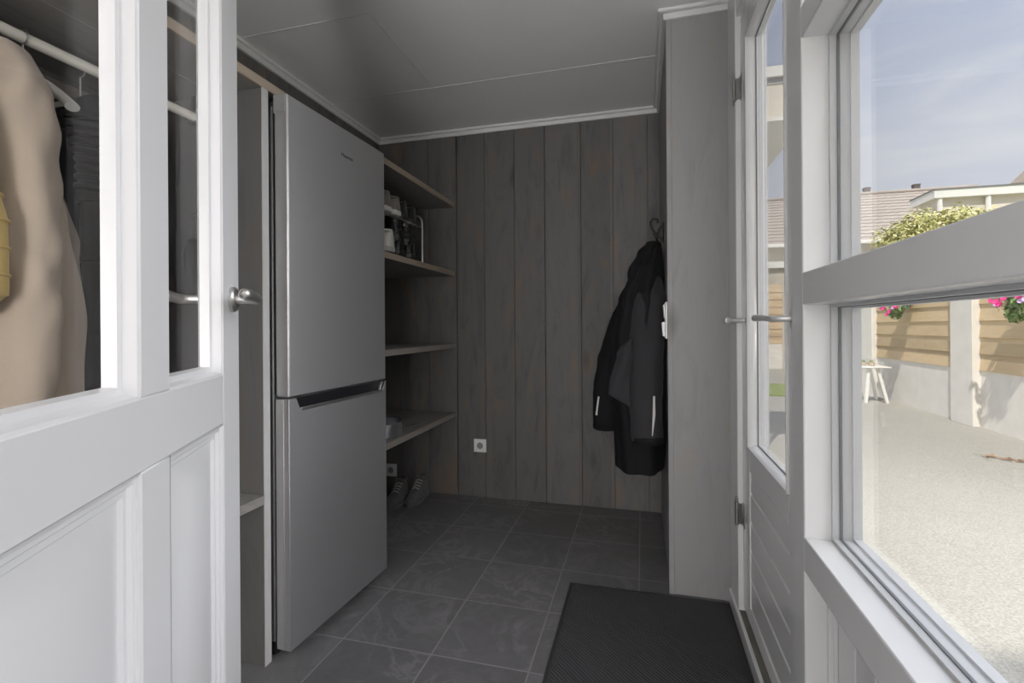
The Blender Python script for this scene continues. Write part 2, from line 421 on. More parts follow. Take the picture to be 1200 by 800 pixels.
b = MB()
b.box(.392, .40, Y0, Y1, .09, .568)
b.box(.376, .392, Y1-.012, Y1, .09, .568); b.box(.384, .392, Y1-.018, Y1-.012, .09, .568)
z = .09
yy = Y1-.03
while yy > Y0:
    b.box(.386, .394, max(Y0, yy-.085), yy-.004, .09, .568); yy -= .085
b.build('lower_panel', M['white_frame'], win, bevel=.002)
# unseen hall window, added behind the camera to let more daylight in
w2 = thing('added_hall_window', (XW+.05, -1.3, .5), 'white framed hall window added unseen for extra daylight', 'window', kind='structure')
b = MB()
b.box(XW, .44, -2.6, -.12, .5, .56); b.box(XW, .44, -2.6, -.12, 2.24, 2.3); b.box(XW, .44, -2.6, -2.54, .56, 2.24); b.box(XW, .44, -.18, -.12, .56, 2.24); b.box(XW, .44, -1.39, -1.33, .56, 2.24)
b.build('frame', M['white_frame'], w2, bevel=.003)
for ya, yb in ((-2.54, -1.39), (-1.33, -.18)):
    b = MB(); b.box(.4, .404, ya, yb, .56, 2.24); b.build('pane', M['glass'], w2)

# ------------------------------------------------------------------ door_2: outside door in its frame
d2 = thing('door_2', (.37, 1.25, 0), 'white outside door with tall glass over grooved lower panel', 'door', kind='structure')
b = MB(); b.box(XW, .44, 1.935, 2.092, .055, CEIL-.005); b.build('frame_jamb', M['white_frame'], d2, bevel=.003)
b = MB(); b.box(XW+.004, .44, 1.254, 1.935, 2.23, CEIL-.005); b.build('frame_head', M['white_frame'], d2, bevel=.003)
# leaf
DX = .350
b = MB()
b.box(DX, .402, 1.815, 1.925, .075, 2.215); b.box(DX, .402, 1.258, 1.345, .075, 2.215)
b.box(DX, .402, 1.345, 1.815, 2.09, 2.215); b.box(DX, .402, 1.345, 1.815, .60, .678)
b.box(DX, .402, 1.345, 1.815, .075, .13)
b.build('stile_frame', M['white_frame'], d2, bevel=.003)
# glazing bead sloping inwards round the glass
b = MB()
def rect_rings(b, prof, f, s0, s1, z0, z1, cap=False):
    rings = []
    for d, off in prof:
        rings.append([f(s0+d, off, z0+d), f(s1-d, off, z0+d), f(s1-d, off, z1-d), f(s0+d, off, z1-d)])
    b.loft(rings, False, cap)
fx = lambda s, off, z: (DX-off, s, z)
rect_rings(b, [(0, .006), (.006, .006), (.012, -.004), (.014, -.026), (.0, -.026), (0, .006)], fx, 1.345, 1.815, .678, 2.09)
b.build('glazing_bead', M['white_frame'], d2)
b = MB(); rect_rings(b, [(.012, -.024), (.0165, -.0235), (.0165, -.0275), (.012, -.0275)], fx, 1.345, 1.815, .678, 2.09); b.build('gasket', M['gasket'], d2)
b = MB(); b.box(.376, .380, 1.347, 1.813, .68, 2.088); b.build('pane', M['glass_door'], d2)
# lower panel with horizontal V grooves
b = MB()
zz = .13
while zz < .6:
    z1 = min(zz+.0985, .60); g = .006
    b.prism([(DX+.011, 1.345, zz), (DX+.004, 1.345, zz+g), (DX+.004, 1.345, z1-g), (DX+.011, 1.345, z1), (DX+.03, 1.345, z1), (DX+.03, 1.345, zz)], (0, .47, 0)); zz = z1
b.build('grooved_panel', M['white_frame'], d2)
for hz in (.415, 1.965):
    b = MB(); b.box(XW-.0025, XW, 1.937, 1.972, hz-.045, hz+.04)
    b.cyl((XW-.004, 1.932, hz-.045), .0075, .085, n=14); b.cyl((XW-.004, 1.932, hz+.042), .0055, .016, n=12)
    b.box(DX-.003, DX+.001, 1.892, 1.925, hz-.045, hz+.04)
    b.prism([(XW-.0025, 1.937, hz-.04), (XW-.0025, 1.93, hz-.04), (DX-.003, 1.918, hz-.04), (DX, 1.925, hz-.04)], (0, 0, .075))
    h = b.build('hinge', M['hinge'], d2, bevel=.001)
    b = MB()
    for dz in (-.03, .022): b.cyl((XW-.0036, 1.958, hz+dz), .004, .0012, 'X', 10)
    b.build('screw', M['iron'], h)
# lever handle near the window post and a stay bar on the hinge side
hd = MB(); hd.cyl((DX-.010, 1.272, 1.115), .026, .010, 'X', 24)
hp = hd.build('lever_rose', M['chrome'], d2, bevel=.002)
b = MB(); b.tube([(DX-.008, 1.272, 1.115), (DX-.03, 1.272, 1.115), (DX-.042, 1.278, 1.115), (DX-.048, 1.295, 1.115), (DX-.054, 1.34, 1.117), (DX-.058, 1.40, 1.119), (DX-.059, 1.425, 1.119)], [.0075, .0075, .0075, .007, .007, .0095, .009], 14)
b.build('lever', M['pale_nickel'], hp, ang=60)
b = MB(); b.tube([(DX-.002, 1.865, 1.117), (.322, 1.868, 1.117), (.316, 1.878, 1.117), (.314, 1.92, 1.117), (.312, 1.985, 1.1185)], [.0085, .0085, .008, .0075, .0075], 12)
b.lathe([(.0, -.0), (.010, .0), (.013, .006), (.013, .018), (.009, .026), (0, .028)], (.312, 1.975, 1.1185), 16, 'Y')
b.build('stay_bar', M['pale_nickel'], d2, ang=50)
# threshold
th = MB(); th.box(XW-.008, XW+.004, 1.254, 2.0925, 0, .055)
tt = tag(th.build('trim_2', M['white_frame'], bevel=.002), 'white threshold board under the outside door', 'threshold', None, 'structure')
b = MB(); b.box(XW+.004, .44, 1.254, 2.0925, 0, .052); b.box(XW+.03, .44, 1.254, 2.0925, .052, .066); b.build('sill_board', M['sill_wood'], tt, bevel=.003)
b = MB(); b.box(XW-.008, XW, .06, 1.254, 0, .06); tag(b.build('baseboard_right', M['white_frame'], bevel=.002), 'white baseboard below the large window', 'baseboard', None, 'structure')

# ------------------------------------------------------------------ door_1: white glazed inner door standing open
TH = R(29.6)
P0 = (-.883, .902)
phi = math.atan2(-math.cos(TH), math.sin(TH))
d1 = thing('door_1', (P0[0], P0[1], 0), 'white panelled inner door standing open with two glass panes', 'door', phi, kind='structure')
ZT = 2.10
b = MB()
T = -.045
for s0, s1, z0, z1 in ((0, .11, .012, ZT), (.83, .93, .012, ZT), (.364, .456, .2, .905), (.364, .456, 1.006, 1.98), (.11, .83, .905, 1.006), (.11, .83, 1.98, ZT), (.11, .83, .012, .2)):
    b.box(s0, s1, T, 0, z0, z1)
b.build('frame', M['white'], d1, bevel=.0025, local=True)
loc = lambda s, off, z: (s, off, z)
for s0, s1 in ((.11, .364), (.456, .83)):
    b = MB()
    rect_rings(b, [(-.001, -.001), (.003, -.003), (.007, -.019), (.016, -.020), (.018, -.037)], loc, s0, s1, 1.006, 1.98)
    rect_rings(b, [(0, T), (.003, T+.0005), (.004, -.043)], loc, s0, s1, 1.006, 1.98)
    b.build('glazing_bead', M['white'], d1, local=True)
    b = MB(); b.box(s0+.006, s1-.006, -.042, -.038, 1.012, 1.974); b.build('pane', M['glass_inner'], d1, local=True)
    b = MB()
    rect_rings(b, [(-.001, 0), (.004, -.002), (.005, -.006), (.012, -.006), (.016, -.011), (.024, -.011), (.028, -.016), (.032, -.016), (.068, -.005)], loc, s0, s1, .2, .905, True)
    rect_rings(b, [(0, T), (.02, T+.016), (.06, T+.006)], loc, s0, s1, .2, .905, True)
    b.build('raised_panel', M['white'], d1, local=True, ang=20)
def lever(side):
    sg = 1 if side else -1; base = 0 if side else T
    b = MB(); b.lathe([(.0, 0), (.027, 0), (.027, .006*sg), (.024, .010*sg), (0, .010*sg)], (.052, base, 1.163), 28, 'Y')
    r = b.build('handle_rose', M['chrome'], d1, local=True)
    b = MB()
    pts = [(.052, base+sg*.006, 1.163), (.052, base+sg*.03, 1.163), (.053, base+sg*.043, 1.163), (.060, base+sg*.052, 1.163), (.08, base+sg*.054, 1.165), (.13, base+sg*.053, 1.167), (.158, base+sg*.052, 1.168), (.163, base+sg*.052, 1.168), (.165, base+sg*.052, 1.168)]
    b.tube(pts, [.0105, .0095, .010, .011, .0105, .012, .0112, .0075, .002], 16)
    b.build('handle', M['chrome'], r, local=True, ang=60)
lever(True); lever(False)
for hz in (.25, 1.05, 1.85):
    b = MB(); b.cyl((.936, -.002, hz-.045), .007, .09, n=12); b.box(.905, .936, -.001, .0015, hz-.04, hz+.04); b.build('hinge', M['chrome'], d1, local=True)

# ------------------------------------------------------------------ built-in wardrobe with shelf above the fridge
SX = -1.19
wr = thing('wardrobe', (-1.46, .7, 0), 'open grey wooden wardrobe bay with tall side panel and long top shelf', 'wardrobe')
b = MB(); b.box(XL+.001, SX-.003, 1.315, 1.342, 0, 1.885); sp = b.build('side_panel', M['panel'], wr, bevel=.0015)
b = MB(); b.box(SX-.003, SX, 1.315, 1.342, 0, 1.885); b.build('front_edge', M['panel_edge_lit'], sp)
b = MB(); b.box(XL+.001, SX, .075, .102, 0, 1.885); b.build('side_panel', M['panel'], wr, bevel=.0015)
b = MB(); xx = SX-.004
for k in range(3):
    b.box(max(XL+.001, xx-.185), xx-.0012, .062, YB-.001, 1.886, 1.912); xx -= .185
sh = b.build('top_shelf', M['shelf'], wr, bevel=.001)
b = MB(); b.box(SX-.004, SX+.002, .062, YB-.001, 1.885, 1.915); b.build('shelf_edge', M['shelf_edge'], sh)
b = MB(); b.box(XL+.001, SX, .102, 1.315, .527, .557); b.build('low_shelf', M['shelf'], wr, bevel=.0015)
b = MB(); b.box(XL+.001, XL+.022, .102, 1.315, 1.80, 1.86); b.build('wall_cleat', M['shelf_edge_grey'], wr)
b = MB(); b.tube([(-1.46, .102, 1.815), (-1.46, 1.315, 1.815)], .0145, 16, 1.)
b.xf(Matrix.Translation((0, 0, 0)))
rl = b.build('clothes_rail', M['rail'], wr)
for yy in (.102, 1.303):
    b = MB(); b.cyl((-1.46, yy, 1.815), .024, .012, 'Y', 20); b.box(-1.468, -1.452, yy, yy+.012, 1.82, 1.885)
    b.build('rail_bracket', M['chrome'], rl)
# wall shelves beyond the fridge
for i, (z, dp, lab) in enumerate(((1.435, .545, 'grey wooden wall shelf carrying the shoe rack'), (.962, .545, 'bare grey wooden wall shelf below the shoe shelf'), (.512, .545, 'grey wooden wall shelf carrying the aluminium tin'))):
    o = thing('wall_shelf', (-1.46, 2.5, z), lab, 'shelf', group='wall shelves beyond the fridge')
    b = MB(); xx = SX-.004
    for k in range(3):
        b.box(max(XL+.001, xx-.185), xx-.0012, 1.99, YB-.001, z+.001, z+.029); xx -= .185
    b.build('shelf_board', M['shelf'], o, bevel=.001)
    b = MB(); b.box(SX-.004, SX+.002, 1.99, YB-.001, z, z+.030); b.build('front_edge', M['shelf_edge_grey'] if i else M['shelf_edge'], o)

# ------------------------------------------------------------------ fridge
FO = Vector((-1.126, 1.354, 0)); fphi = math.atan2(.585, .023)
fr = thing('fridge', FO, 'tall brushed steel fridge freezer with dark recessed grip between its doors', 'fridge', fphi)
W = .585
b = MB(); b.box(.004, W-.004, .066, .60, .05, 1.845); b.build('body', M['steel_side'], fr, bevel=.004, local=True)
b = MB(); b.box(0, W, 0, .055, .871, 1.874); ud = b.build('upper_door', M['steel'], fr, bevel=.006, seg=3, local=True)
b = MB(); b.box(-.0008, .001, .010, .0555, 1.815, 1.8742); b.box(0, W, .008, .0555, 1.873, 1.8755); b.build('door_cap', M['steel_cap'], ud, local=True)
b = MB(); b.box(.008, W-.008, .055, .067, .88, 1.865); b.build('gasket', M['black_plastic'], ud, local=True)
N0, N1, N2, N3 = .034, .055, .555, .583
ztop, zn = .864, .820
b = MB()
out = [(0, 0, .033), (W, 0, .033), (W, 0, ztop), (N3, 0, ztop), (N2, 0, zn), (N1, 0, zn), (N0, 0, ztop), (0, 0, ztop)]
b.prism(out, (0, .022, 0)); b.box(0, W, .0225, .055, .033, ztop)
ld = b.build('lower_door', M['steel'], fr, bevel=.004, seg=2, local=True)
b = MB(); b.box(.008, W-.008, .055, .067, .04, .86); b.build('gasket', M['black_plastic'], ld, local=True)
gp = MB(); gp.prism([(N0+.002, .018, ztop-.001), (N3-.002, .018, ztop-.001), (N2, .018, zn+.001), (N1, .018, zn+.001)], (0, .004, 0)); grip = gp.build('grip_recess', M['black_plastic'], ld, local=True)
b = MB(); b.prism([(N1, -.0015, zn-.001), (N2, -.0015, zn-.001), (N2, -.0015, zn+.010), (N1, -.0015, zn+.010)], (0, .006, 0))
b.prism([(N2-.022, -.001, zn+.008), (N2-.012, -.001, zn+.008), (N3-.022, -.001, ztop-.002), (N3-.032, -.001, ztop-.002)], (0, .01, 0))
b.prism([(N2-.002, -.0015, zn-.001), (N2+.006, -.0015, zn-.001), (N3+.004, -.0015, ztop), (N3-.006, -.0015, ztop)], (0, .012, 0))
b.build('chrome_trim', M['chrome'], grip, bevel=.001, local=True)
b = MB()
b = None
for x in (.03, W-.05):
    for yy in (.09, .5):
        b = MB(); b.cyl((x, yy, .0), .017, .05, n=14); b.build('foot', M['black_plastic'], fr, local=True)
b = MB(); b.box(.02, .10, .02, .15, 1.846, 1.868); b.build('hinge_cover', M['steel_cap'], fr, bevel=.004, local=True)
# logo
cu = bpy.data.curves.new('brand_lettering', 'FONT'); cu.body = 'Hisense'; cu.size = .0215; cu.extrude = .0004; cu.align_x = 'CENTER'; cu.space_character = 1.06
tmp = bpy.data.objects.new('tmp_text', cu); COL.objects.link(tmp)
bpy.context.view_layer.update()
me = bpy.data.meshes.new_from_object(tmp.evaluated_get(bpy.context.evaluated_depsgraph_get())); bpy.data.objects.remove(tmp)
me.transform(Matrix.Translation((.317, -.0006, 1.762)) @ Matrix.Rotation(R(90), 4, 'X')); me.materials.clear(); me.materials.append(M['logo'])
lo = bpy.data.objects.new('logo', me); COL.objects.link(lo); lo.parent = ud

# ------------------------------------------------------------------ hangers and clothes
def ring(cx, cy, z, hw, hd, n=56, amp=0., k=7, ph=0., pw=2.4, seed=0.):
    out = []
    for i in range(n):
        a = 2*math.pi*i/n; ca, sa = math.cos(a), math.sin(a)
        x = math.copysign(abs(ca)**(2/pw), ca)*hw; y = math.copysign(abs(sa)**(2/pw), sa)*hd
        w = 1+amp*math.sin(k*a+ph)+amp*.8*noise.noise((ca*2.2+seed, sa*2.2, z*2.4+seed))
        out.append((cx+x*(1+(w-1)*.75), cy+y*w, z))
    return out
def lerp_table(tab, z):
    for a, c in zip(tab, tab[1:]):
        if a[0] >= z >= c[0]:
            f = (a[0]-z)/(a[0]-c[0]) if a[0] != c[0] else 0; f = f*f*(3-2*f)
            return [u+(v-u)*f for u, v in zip(a[1:], c[1:])]
    return list(tab[-1][1:]) if z < tab[-1][0] else list(tab[0][1:])
def drape(tab, seed=0., k=7, steps=46, n=64, pw=2.3):
    """tab rows: z, cx, cy, half-x, half-y, fold amplitude"""
    b = MB(); z0, z1 = tab[0][0], tab[-1][0]; rings = []
    for i in range(steps+1):
        z = z0+(z1-z0)*i/steps; cx, cy, hw, hd, am = lerp_table(tab, z)
        rings.append(ring(cx, cy, z, hw, hd, n, am, k, seed*3+z*1.6, pw, seed))
    b.loft(rings); return b
def sleeve(pts, radii, seed=0., n=26, steps=40, wr=.10, flat=.8):
    """tapered, wrinkled tube along a path"""
    P = [Vector(p) for p in pts]; b = MB(); rings = []
    for i in range(steps+1):
        f = i/steps*(len(P)-1); j = min(int(f), len(P)-2); t_ = f-j
        p = P[j].lerp(P[j+1], t_*t_*(3-2*t_)); r = radii[j]+(radii[j+1]-radii[j])*t_
        d = (P[j+1]-P[j]).normalized(); x = Vector((1, 0, 0)); x = (x-d*x.dot(d)).normalized(); y = d.cross(x)
        rr = []
        for q in range(n):
            a = 2*math.pi*q/n
            w = 1+wr*noise.noise((math.cos(a)*1.6+seed, math.sin(a)*1.6, p.z*13+seed*2))+wr*.16*math.sin(p.z*31+seed+2.6*math.sin(a))
            rr.append(p+(x*math.cos(a)+y*math.sin(a)*flat)*r*w)
        rings.append(rr)
    b.loft(rings); return b

RX, RZ = -1.46, 1.815
def hanger(y, label, hw=.205, mat=None, cx=RX):
    o = thing('coat_hanger', (RX, y, RZ), label, 'hanger', group='hangers on the clothes rail')
    b = MB(); pts = []
    for i in range(13):
        u = -1+2*i/12; pts.append((cx+u*hw, y, RZ-.085-.105*abs(u)**1.35))
    b.tube(pts, [.009+.007*(abs(-1+2*i/12)) for i in range(13)], 12, .75)
    b.build('shoulder_bar', mat or M['white_wood'], o, ang=60)
    b = MB(); b.tube([(cx-hw*.86, y, RZ-.178), (cx+hw*.86, y, RZ-.178)], .006, 10); b.build('trouser_bar', mat or M['white_wood'], o)
    b = MB(); pts = [(cx, y, RZ-.09), (cx, y, RZ-.045)]
    for i in range(10):
        a = R(-90+i*25); pts.append((cx+.0185*math.cos(a), y, RZ+.001+.0185*math.sin(a)))
    b.tube(pts, .0022, 8); b.build('hook', M['chrome'], o)
    return o
hanger(.838, 'empty white hanger between the beige coat and black leather jacket', .165)
hanger(.70, 'white hanger inside the long beige coat')
hanger(.99, 'white hanger inside the black leather jacket', .155, cx=RX-.04)
hanger(.50, 'white hanger under the yellow quilted jacket', .19)

# long beige coat
bc = thing('coat', (RX, .70, .75), 'long beige cotton coat hanging at the front of the wardrobe', 'coat')
drape([(1.735, RX, .70, .06, .035, .02), (1.70, RX, .70, .12, .05, .03), (1.65, RX+.01, .70, .18, .065, .03), (1.55, RX, .705, .19, .085, .10), (1.35, RX-.01, .735, .195, .125, .20), (1.1, RX-.02, .755, .20, .15, .26), (.75, RX-.02, .755, .205, .16, .30)], 1.3, 5).build('body', M['beige'], bc, ang=80)
sleeve([(RX+.165, .70, 1.67), (RX+.215, .695, 1.58), (RX+.25, .685, 1.38), (RX+.265, .68, 1.15), (RX+.255, .675, .93)], [.055, .072, .076, .07, .066], 2.2, wr=.2, steps=60).build('sleeve', M['beige'], bc, ang=80)
sleeve([(RX-.175, .70, 1.66), (RX-.21, .70, 1.56), (RX-.215, .69, 1.35), (RX-.215, .69, .93)], [.06, .07, .065, .06], 3.2).build('sleeve', M['beige'], bc, ang=80)
b = MB(); rings = []
for i, (z, hw, hd) in enumerate(((1.70, .085, .055), (1.755, .075, .048), (1.765, .085, .06), (1.72, .11, .075), (1.69, .118, .08))): rings.append(ring(RX, .70, z, hw, hd, 48, .03, 5, i))
b.loft(rings, False, False); b.build('collar', M['beige'], bc, ang=80)
s2 = sleeve([(RX-.0, .80, 1.60), (RX+.02, .845, 1.48), (RX+.05, .875, 1.32), (RX+.055, .875, 1.15), (RX+.06, .86, .985)], [.035, .044, .050, .052, .052], 4.2).build('sleeve', M['taupe'], bc, ang=80)  # rear beige sleeve, its shade painted by the darker cloth
b = MB(); b.box(RX+.075, RX+.115, .805, .825, .985, 1.05); b.build('belt_tab', M['taupe'], s2, bevel=.004)
# leather jacket
LX = -1.53
lj = thing('leather_jacket', (RX, .99, .9), 'black leather jacket with ribbed padded shoulder at the rail end', 'jacket')
drape([(1.73, LX, .99, .06, .035, .02), (1.69, LX, .985, .12, .045, .03), (1.60, LX, 1.0, .165, .07, .03), (1.3, LX-.01, 1.015, .16, .08, .06), (.92, LX-.01, 1.02, .165, .08, .06)], 6.1, 6).build('body', M['leather'], lj, ang=80)
b = sleeve([(LX+.10, .97, 1.70), (LX+.145, .965, 1.60), (LX+.165, .955, 1.45), (LX+.17, .95, 1.25), (LX+.172, .95, .92)], [.05, .062, .058, .052, .048], 7.7, steps=70, wr=.05)
sl = b.build('sleeve', M['leather'], lj, ang=80)
for k in range(9):
    z = 1.655-k*.024; b = MB()
    f = (1.70-z)/.25; cx = LX+.10+.066*min(1, f*1.25); r = .062+.004*math.sin(k)
    pts = [(cx+r*math.cos(a*math.pi/9), .962-.0*k+r*.86*math.sin(a*math.pi/9), z-.012*math.cos(a*math.pi/9)) for a in range(18)]
    pts.append(pts[0]); b.tube(pts, .0085, 8); b.build('shoulder_rib', M['leather'], sl, ang=80)
for z, r in ((1.425, .0595), (1.275, .055), (1.09, .051)):
    b = MB(); pts = [(LX+.168+r*math.cos(a*math.pi/9), .953+r*.84*math.sin(a*math.pi/9), z) for a in range(19)]; b.tube(pts, .0028, 6); b.build('seam', M['leather'], sl, ang=80)
sleeve([(LX-.10, .98, 1.68), (LX-.15, .985, 1.55), (LX-.17, .985, 1.25), (LX-.17, .985, .95)], [.045, .055, .05, .045], 8.8).build('sleeve', M['leather'], lj, ang=80)
# yellow jacket
yj = thing('quilted_jacket', (RX+.1, .52, 1.0), 'yellow quilted jacket nearest the open door glass', 'jacket')
drape([(1.70, RX, .50, .06, .03, .02), (1.62, RX+.03, .50, .17, .05, .03), (1.4, RX+.06, .48, .21, .055, .05), (1.12, RX+.06, .48, .215, .06, .06)], 9.2, 6).build('body', M['yellow'], yj, ang=80)
b = sleeve([(RX+.17, .52, 1.64), (RX+.26, .555, 1.5), (RX+.285, .585, 1.3), (RX+.29, .59, 1.17), (RX+.285, .588, 1.135)], [.05, .065, .068, .06, .03], 9.9, wr=.05)
ys = b.build('sleeve', M['yellow'], yj, ang=80)
for k in range(7):
    z = 1.50-k*.05; b = MB(); f = min(1, max(0, (1.64-z)/.34)); cx = RX+.2+.088*f; r = .066
    pts = [(cx+r*math.cos(a*math.pi/8), .56+.025*f+r*.83*math.sin(a*math.pi/8), z) for a in range(17)]; b.tube(pts, .003, 6); b.build('quilt_seam', M['yellow'], ys, ang=80)
# folded umbrella on the side panel
um = thing('umbrella', (-1.44, 1.29, 1.2), 'small folded black umbrella hanging on the wardrobe side panel', 'umbrella')
b = MB(); b.lathe([(.0, 0), (.006, .0), (.014, .02), (.026, .10), (.028, .15), (.018, .19), (.008, .20), (0, .20)], (-1.44, 1.285, 1.20), 14); b.build('canopy', M['black_fabric'], um, ang=60)
b = MB(); b.tube([(-1.44, 1.285, 1.40), (-1.44, 1.285, 1.45), (-1.445, 1.286, 1.475), (-1.44, 1.30, 1.488), (-1.44, 1.310, 1.488)], .004, 8); b.build('strap', M['black_plastic'], um)

# ------------------------------------------------------------------ shoes
def shoe_mesh(L=.28, W=.10, H=.095, toe=.05):
    """low shoe along +X (toe at +X), heel at x=0, resting on z=0; returns upper, sole"""
    n = 20
    def halfw(u): return W/2*(.66+.34*math.sin(math.pi*min(1, u*.9+.05))+(.08 if u > .55 else 0))*(1 if u < .86 else max(.25, 1-((u-.86)/.14)**2*.72))*(1 if u > .06 else .72+4.6*u)
    def top(u): return H*(1 if u < .3 else 1-.52*((u-.3)/.45)**.9 if u < .75 else .48-.22*((u-.75)/.25)**2) if u <= 1 else .2
    b = MB(); rings = []
    for i in range(23):
        u = i/22; w = halfw(u); h = max(.028, top(u)); rr = []
        for q in range(n):
            a = math.pi*q/(n-1); ca, sa = math.cos(a), math.sin(a)
            rr.append((u*L, w*math.copysign(abs(ca)**.7, ca)*(1-.22*sa), .018+(h-.018)*abs(sa)**.75))
        rings.append(rr)
    b.loft(rings, False, False, closed=False)
    bmesh.ops.contextual_create(b.bm, geom=[e for e in b.bm.edges if e.is_boundary and all(v.co.x < 1e-6 for v in e.verts)])
    s = MB(); lo, hi = [], []
    for i in range(23):
        u = i/22; lo.append((u*L*1.02-.003, halfw(u)*1.03))
    prof = lo+[(x, -w) for x, w in reversed(lo)]
    s.loft([[(x, y, 0.001) for x, y in prof], [(x, y*1.04, .010) for x, y in prof], [(x, y*1.02, .026) for x, y in prof]])
    return b, s
def shoe(loc, rz, label, um, sm, group, cat='shoe', laces=None, lm=None, **kw):
    o = thing('shoe', loc, label, cat, rz, group)
    u, s = shoe_mesh(**kw); H = kw.get('H', .095); L = kw.get('L', .28)
    u.build('upper', um, o, local=True, ang=70); s.build('sole', sm, o, local=True, ang=40, bevel=.003)
    # dark foot opening with padded collar
    b = MB(); b.lathe([(.0, 0), (.031, 0), (.031, .004), (0, .004)], (0, 0, 0), 20)
    b.xf(Matrix.Translation((L*.16, 0, H*.985)) @ Matrix.Diagonal((1.25, .85, 1, 1))); b.build('opening', M['shoe_dark'], o, local=True)
    b = MB(); b.tube([(L*.16+.041*math.cos(a*math.pi/10), .029*math.sin(a*math.pi/10), H*.99+.004) for a in range(21)], .006, 8); b.build('collar', um, o, local=True, ang=70)
    b = MB()
    for k in range(4):
        x = L*(.36+.075*k); z = H*(1-.52*((x/L-.3)/.45)**.9)+.003
        b.tube([(x, -.024, z-.008), (x+.004, 0, z+.003), (x, .024, z-.008)], .0032, 6)
    b.build('lace', lm or um, o, local=True, ang=70)
    b = MB(); z = H*.93; b.prism([(L*.27, -.02, z), (L*.27, .02, z), (L*.36, .022, z-.006), (L*.36, -.022, z-.006)], (-.012, 0, .02)); b.build('tongue', um, o, local=True, bevel=.003)
    return o
SZ = 1.4655
rk = thing('shoe_rack', (-1.38, 2.29, SZ), 'chrome wire two tier shoe rack on the upper wall shelf', 'shoe rack')
for yy in (2.02, 2.575):
    b = MB(); pts = [(-1.225, yy, SZ+.0), (-1.225, yy, SZ+.235)]
    for i in range(1, 7): pts.append((-1.265+.04*math.cos(R(i*15)), yy, SZ+.235+.045*math.sin(R(i*15))))
    pts += [(-1.46, yy, SZ+.28)]
    for i in range(1, 7): pts.append((-1.46-.04*math.sin(R(i*15)), yy, SZ+.235+.045*math.cos(R(i*15))))
    pts += [(-1.50, yy, SZ)]
    b.tube(pts, .0055, 10); b.build('end_frame', M['chrome'], rk, ang=60)
for zt in (.012, .214):
    for xx in (-1.24, -1.31, -1.38, -1.45):
        b = MB(); b.tube([(xx, 2.02, SZ+zt), (xx, 2.575, SZ+zt)], .003, 8); b.build('tier_wire', M['chrome'], rk)
    for yy in (2.02, 2.575):
        b = MB(); b.tube([(-1.226, yy, SZ+zt), (-1.499, yy, SZ+zt)], .003, 8); b.build('tier_crossbar', M['chrome'], rk)
# heels face the room: rotate so toe points to the wall (-X)
shoe((-1.215, 2.205, SZ+.0155), R(180), 'white sneaker on the lower tier beside the black boots', M['shoe_white'], M['shoe_sole'], 'shoes on the shoe rack', H=.105)
shoe((-1.215, 2.085, SZ+.0155), R(180), 'white sneaker on the lower tier half hidden by the fridge', M['shoe_white'], M['shoe_sole'], 'shoes on the shoe rack', H=.105)
shoe((-1.225, 2.195, SZ+.2175), R(180), 'taupe shoe with white heel on the upper tier next to the fridge', M['shoe_taupe'], M['shoe_white'], 'shoes on the shoe rack', H=.095)
shoe((-1.225, 2.29, SZ+.2175), R(180), 'taupe shoe with white heel on the upper tier beside black shoes', M['shoe_taupe'], M['shoe_white'], 'shoes on the shoe rack', H=.09)
shoe((-1.24, 2.40, SZ+.2175), R(180), 'black shoe on the upper tier beside the taupe pair', M['shoe_dark'], M['black_plastic'], 'shoes on the shoe rack', H=.10)
shoe((-1.245, 2.515, SZ+.2175), R(180), 'black shoe on the upper tier at the rack end', M['shoe_dark'], M['black_plastic'], 'shoes on the shoe rack', H=.10)
def boot(loc, rz, label):
    o = thing('boot', loc, label, 'boot', rz, 'black leather boots on the shoe rack')
    u, s = shoe_mesh(L=.27, W=.10, H=.10)
    u.build('upper', M['boot'], o, local=True, ang=70); s.build('sole', M['black_plastic'], o, local=True, bevel=.003)
    b = MB(); rings = []
    for i in range(13):
        z = .07+.13*i/12; w = .045+.006*math.sin(i*.5); rings.append([(.055+w*1.15*math.cos(a*math.pi/12)+.003*math.sin(i*2.1), w*math.sin(a*math.pi/12), z+(.012*math.cos(a*math.pi/12) if i == 12 else 0)) for a in range(24)])
    b.loft(rings); b.build('shaft', M['boot'], o, local=True, ang=70)
    b = MB(); b.tube([(.055+.054*math.cos(a*math.pi/12), .0475*math.sin(a*math.pi/12), .115) for a in range(25)], .0045, 8); b.build('strap', M['boot'], o, local=True)
    b = MB(); b.tube([(.055+.055*math.cos(a*math.pi/12), .0485*math.sin(a*math.pi/12), .199+.012*math.cos(a*math.pi/12)) for a in range(25)], .004, 8); b.build('cuff', M['shoe_grey'], o, local=True)
    return o
boot((-1.222, 2.325, SZ+.0155), R(176), 'black leather boot beside the white sneaker')
boot((-1.225, 2.46, SZ+.0155), R(184), 'black leather boot at the chrome rack end')
# tin on the low shelf
tn = thing('round_tin', (-1.33, 2.24, .542), 'round open aluminium tin on the low wall shelf', 'tin')
b = MB(); b.lathe([(0, .001), (.125, .001), (.130, .006), (.130, .070), (.134, .074), (.131, .077), (.126, .072), (.125, .012), (0, .012)], (-1.33, 2.24, .542), 48); b.build('tin_wall', M['tin'], tn)
b = MB(); b.lathe([(0, .0125), (.1245, .0125), (.1245, .030), (0, .033)], (-1.33, 2.24, .542), 40); b.build('dark_inner_disc', M['black_plastic'], tn)  # dark disc over the bottom of the tin
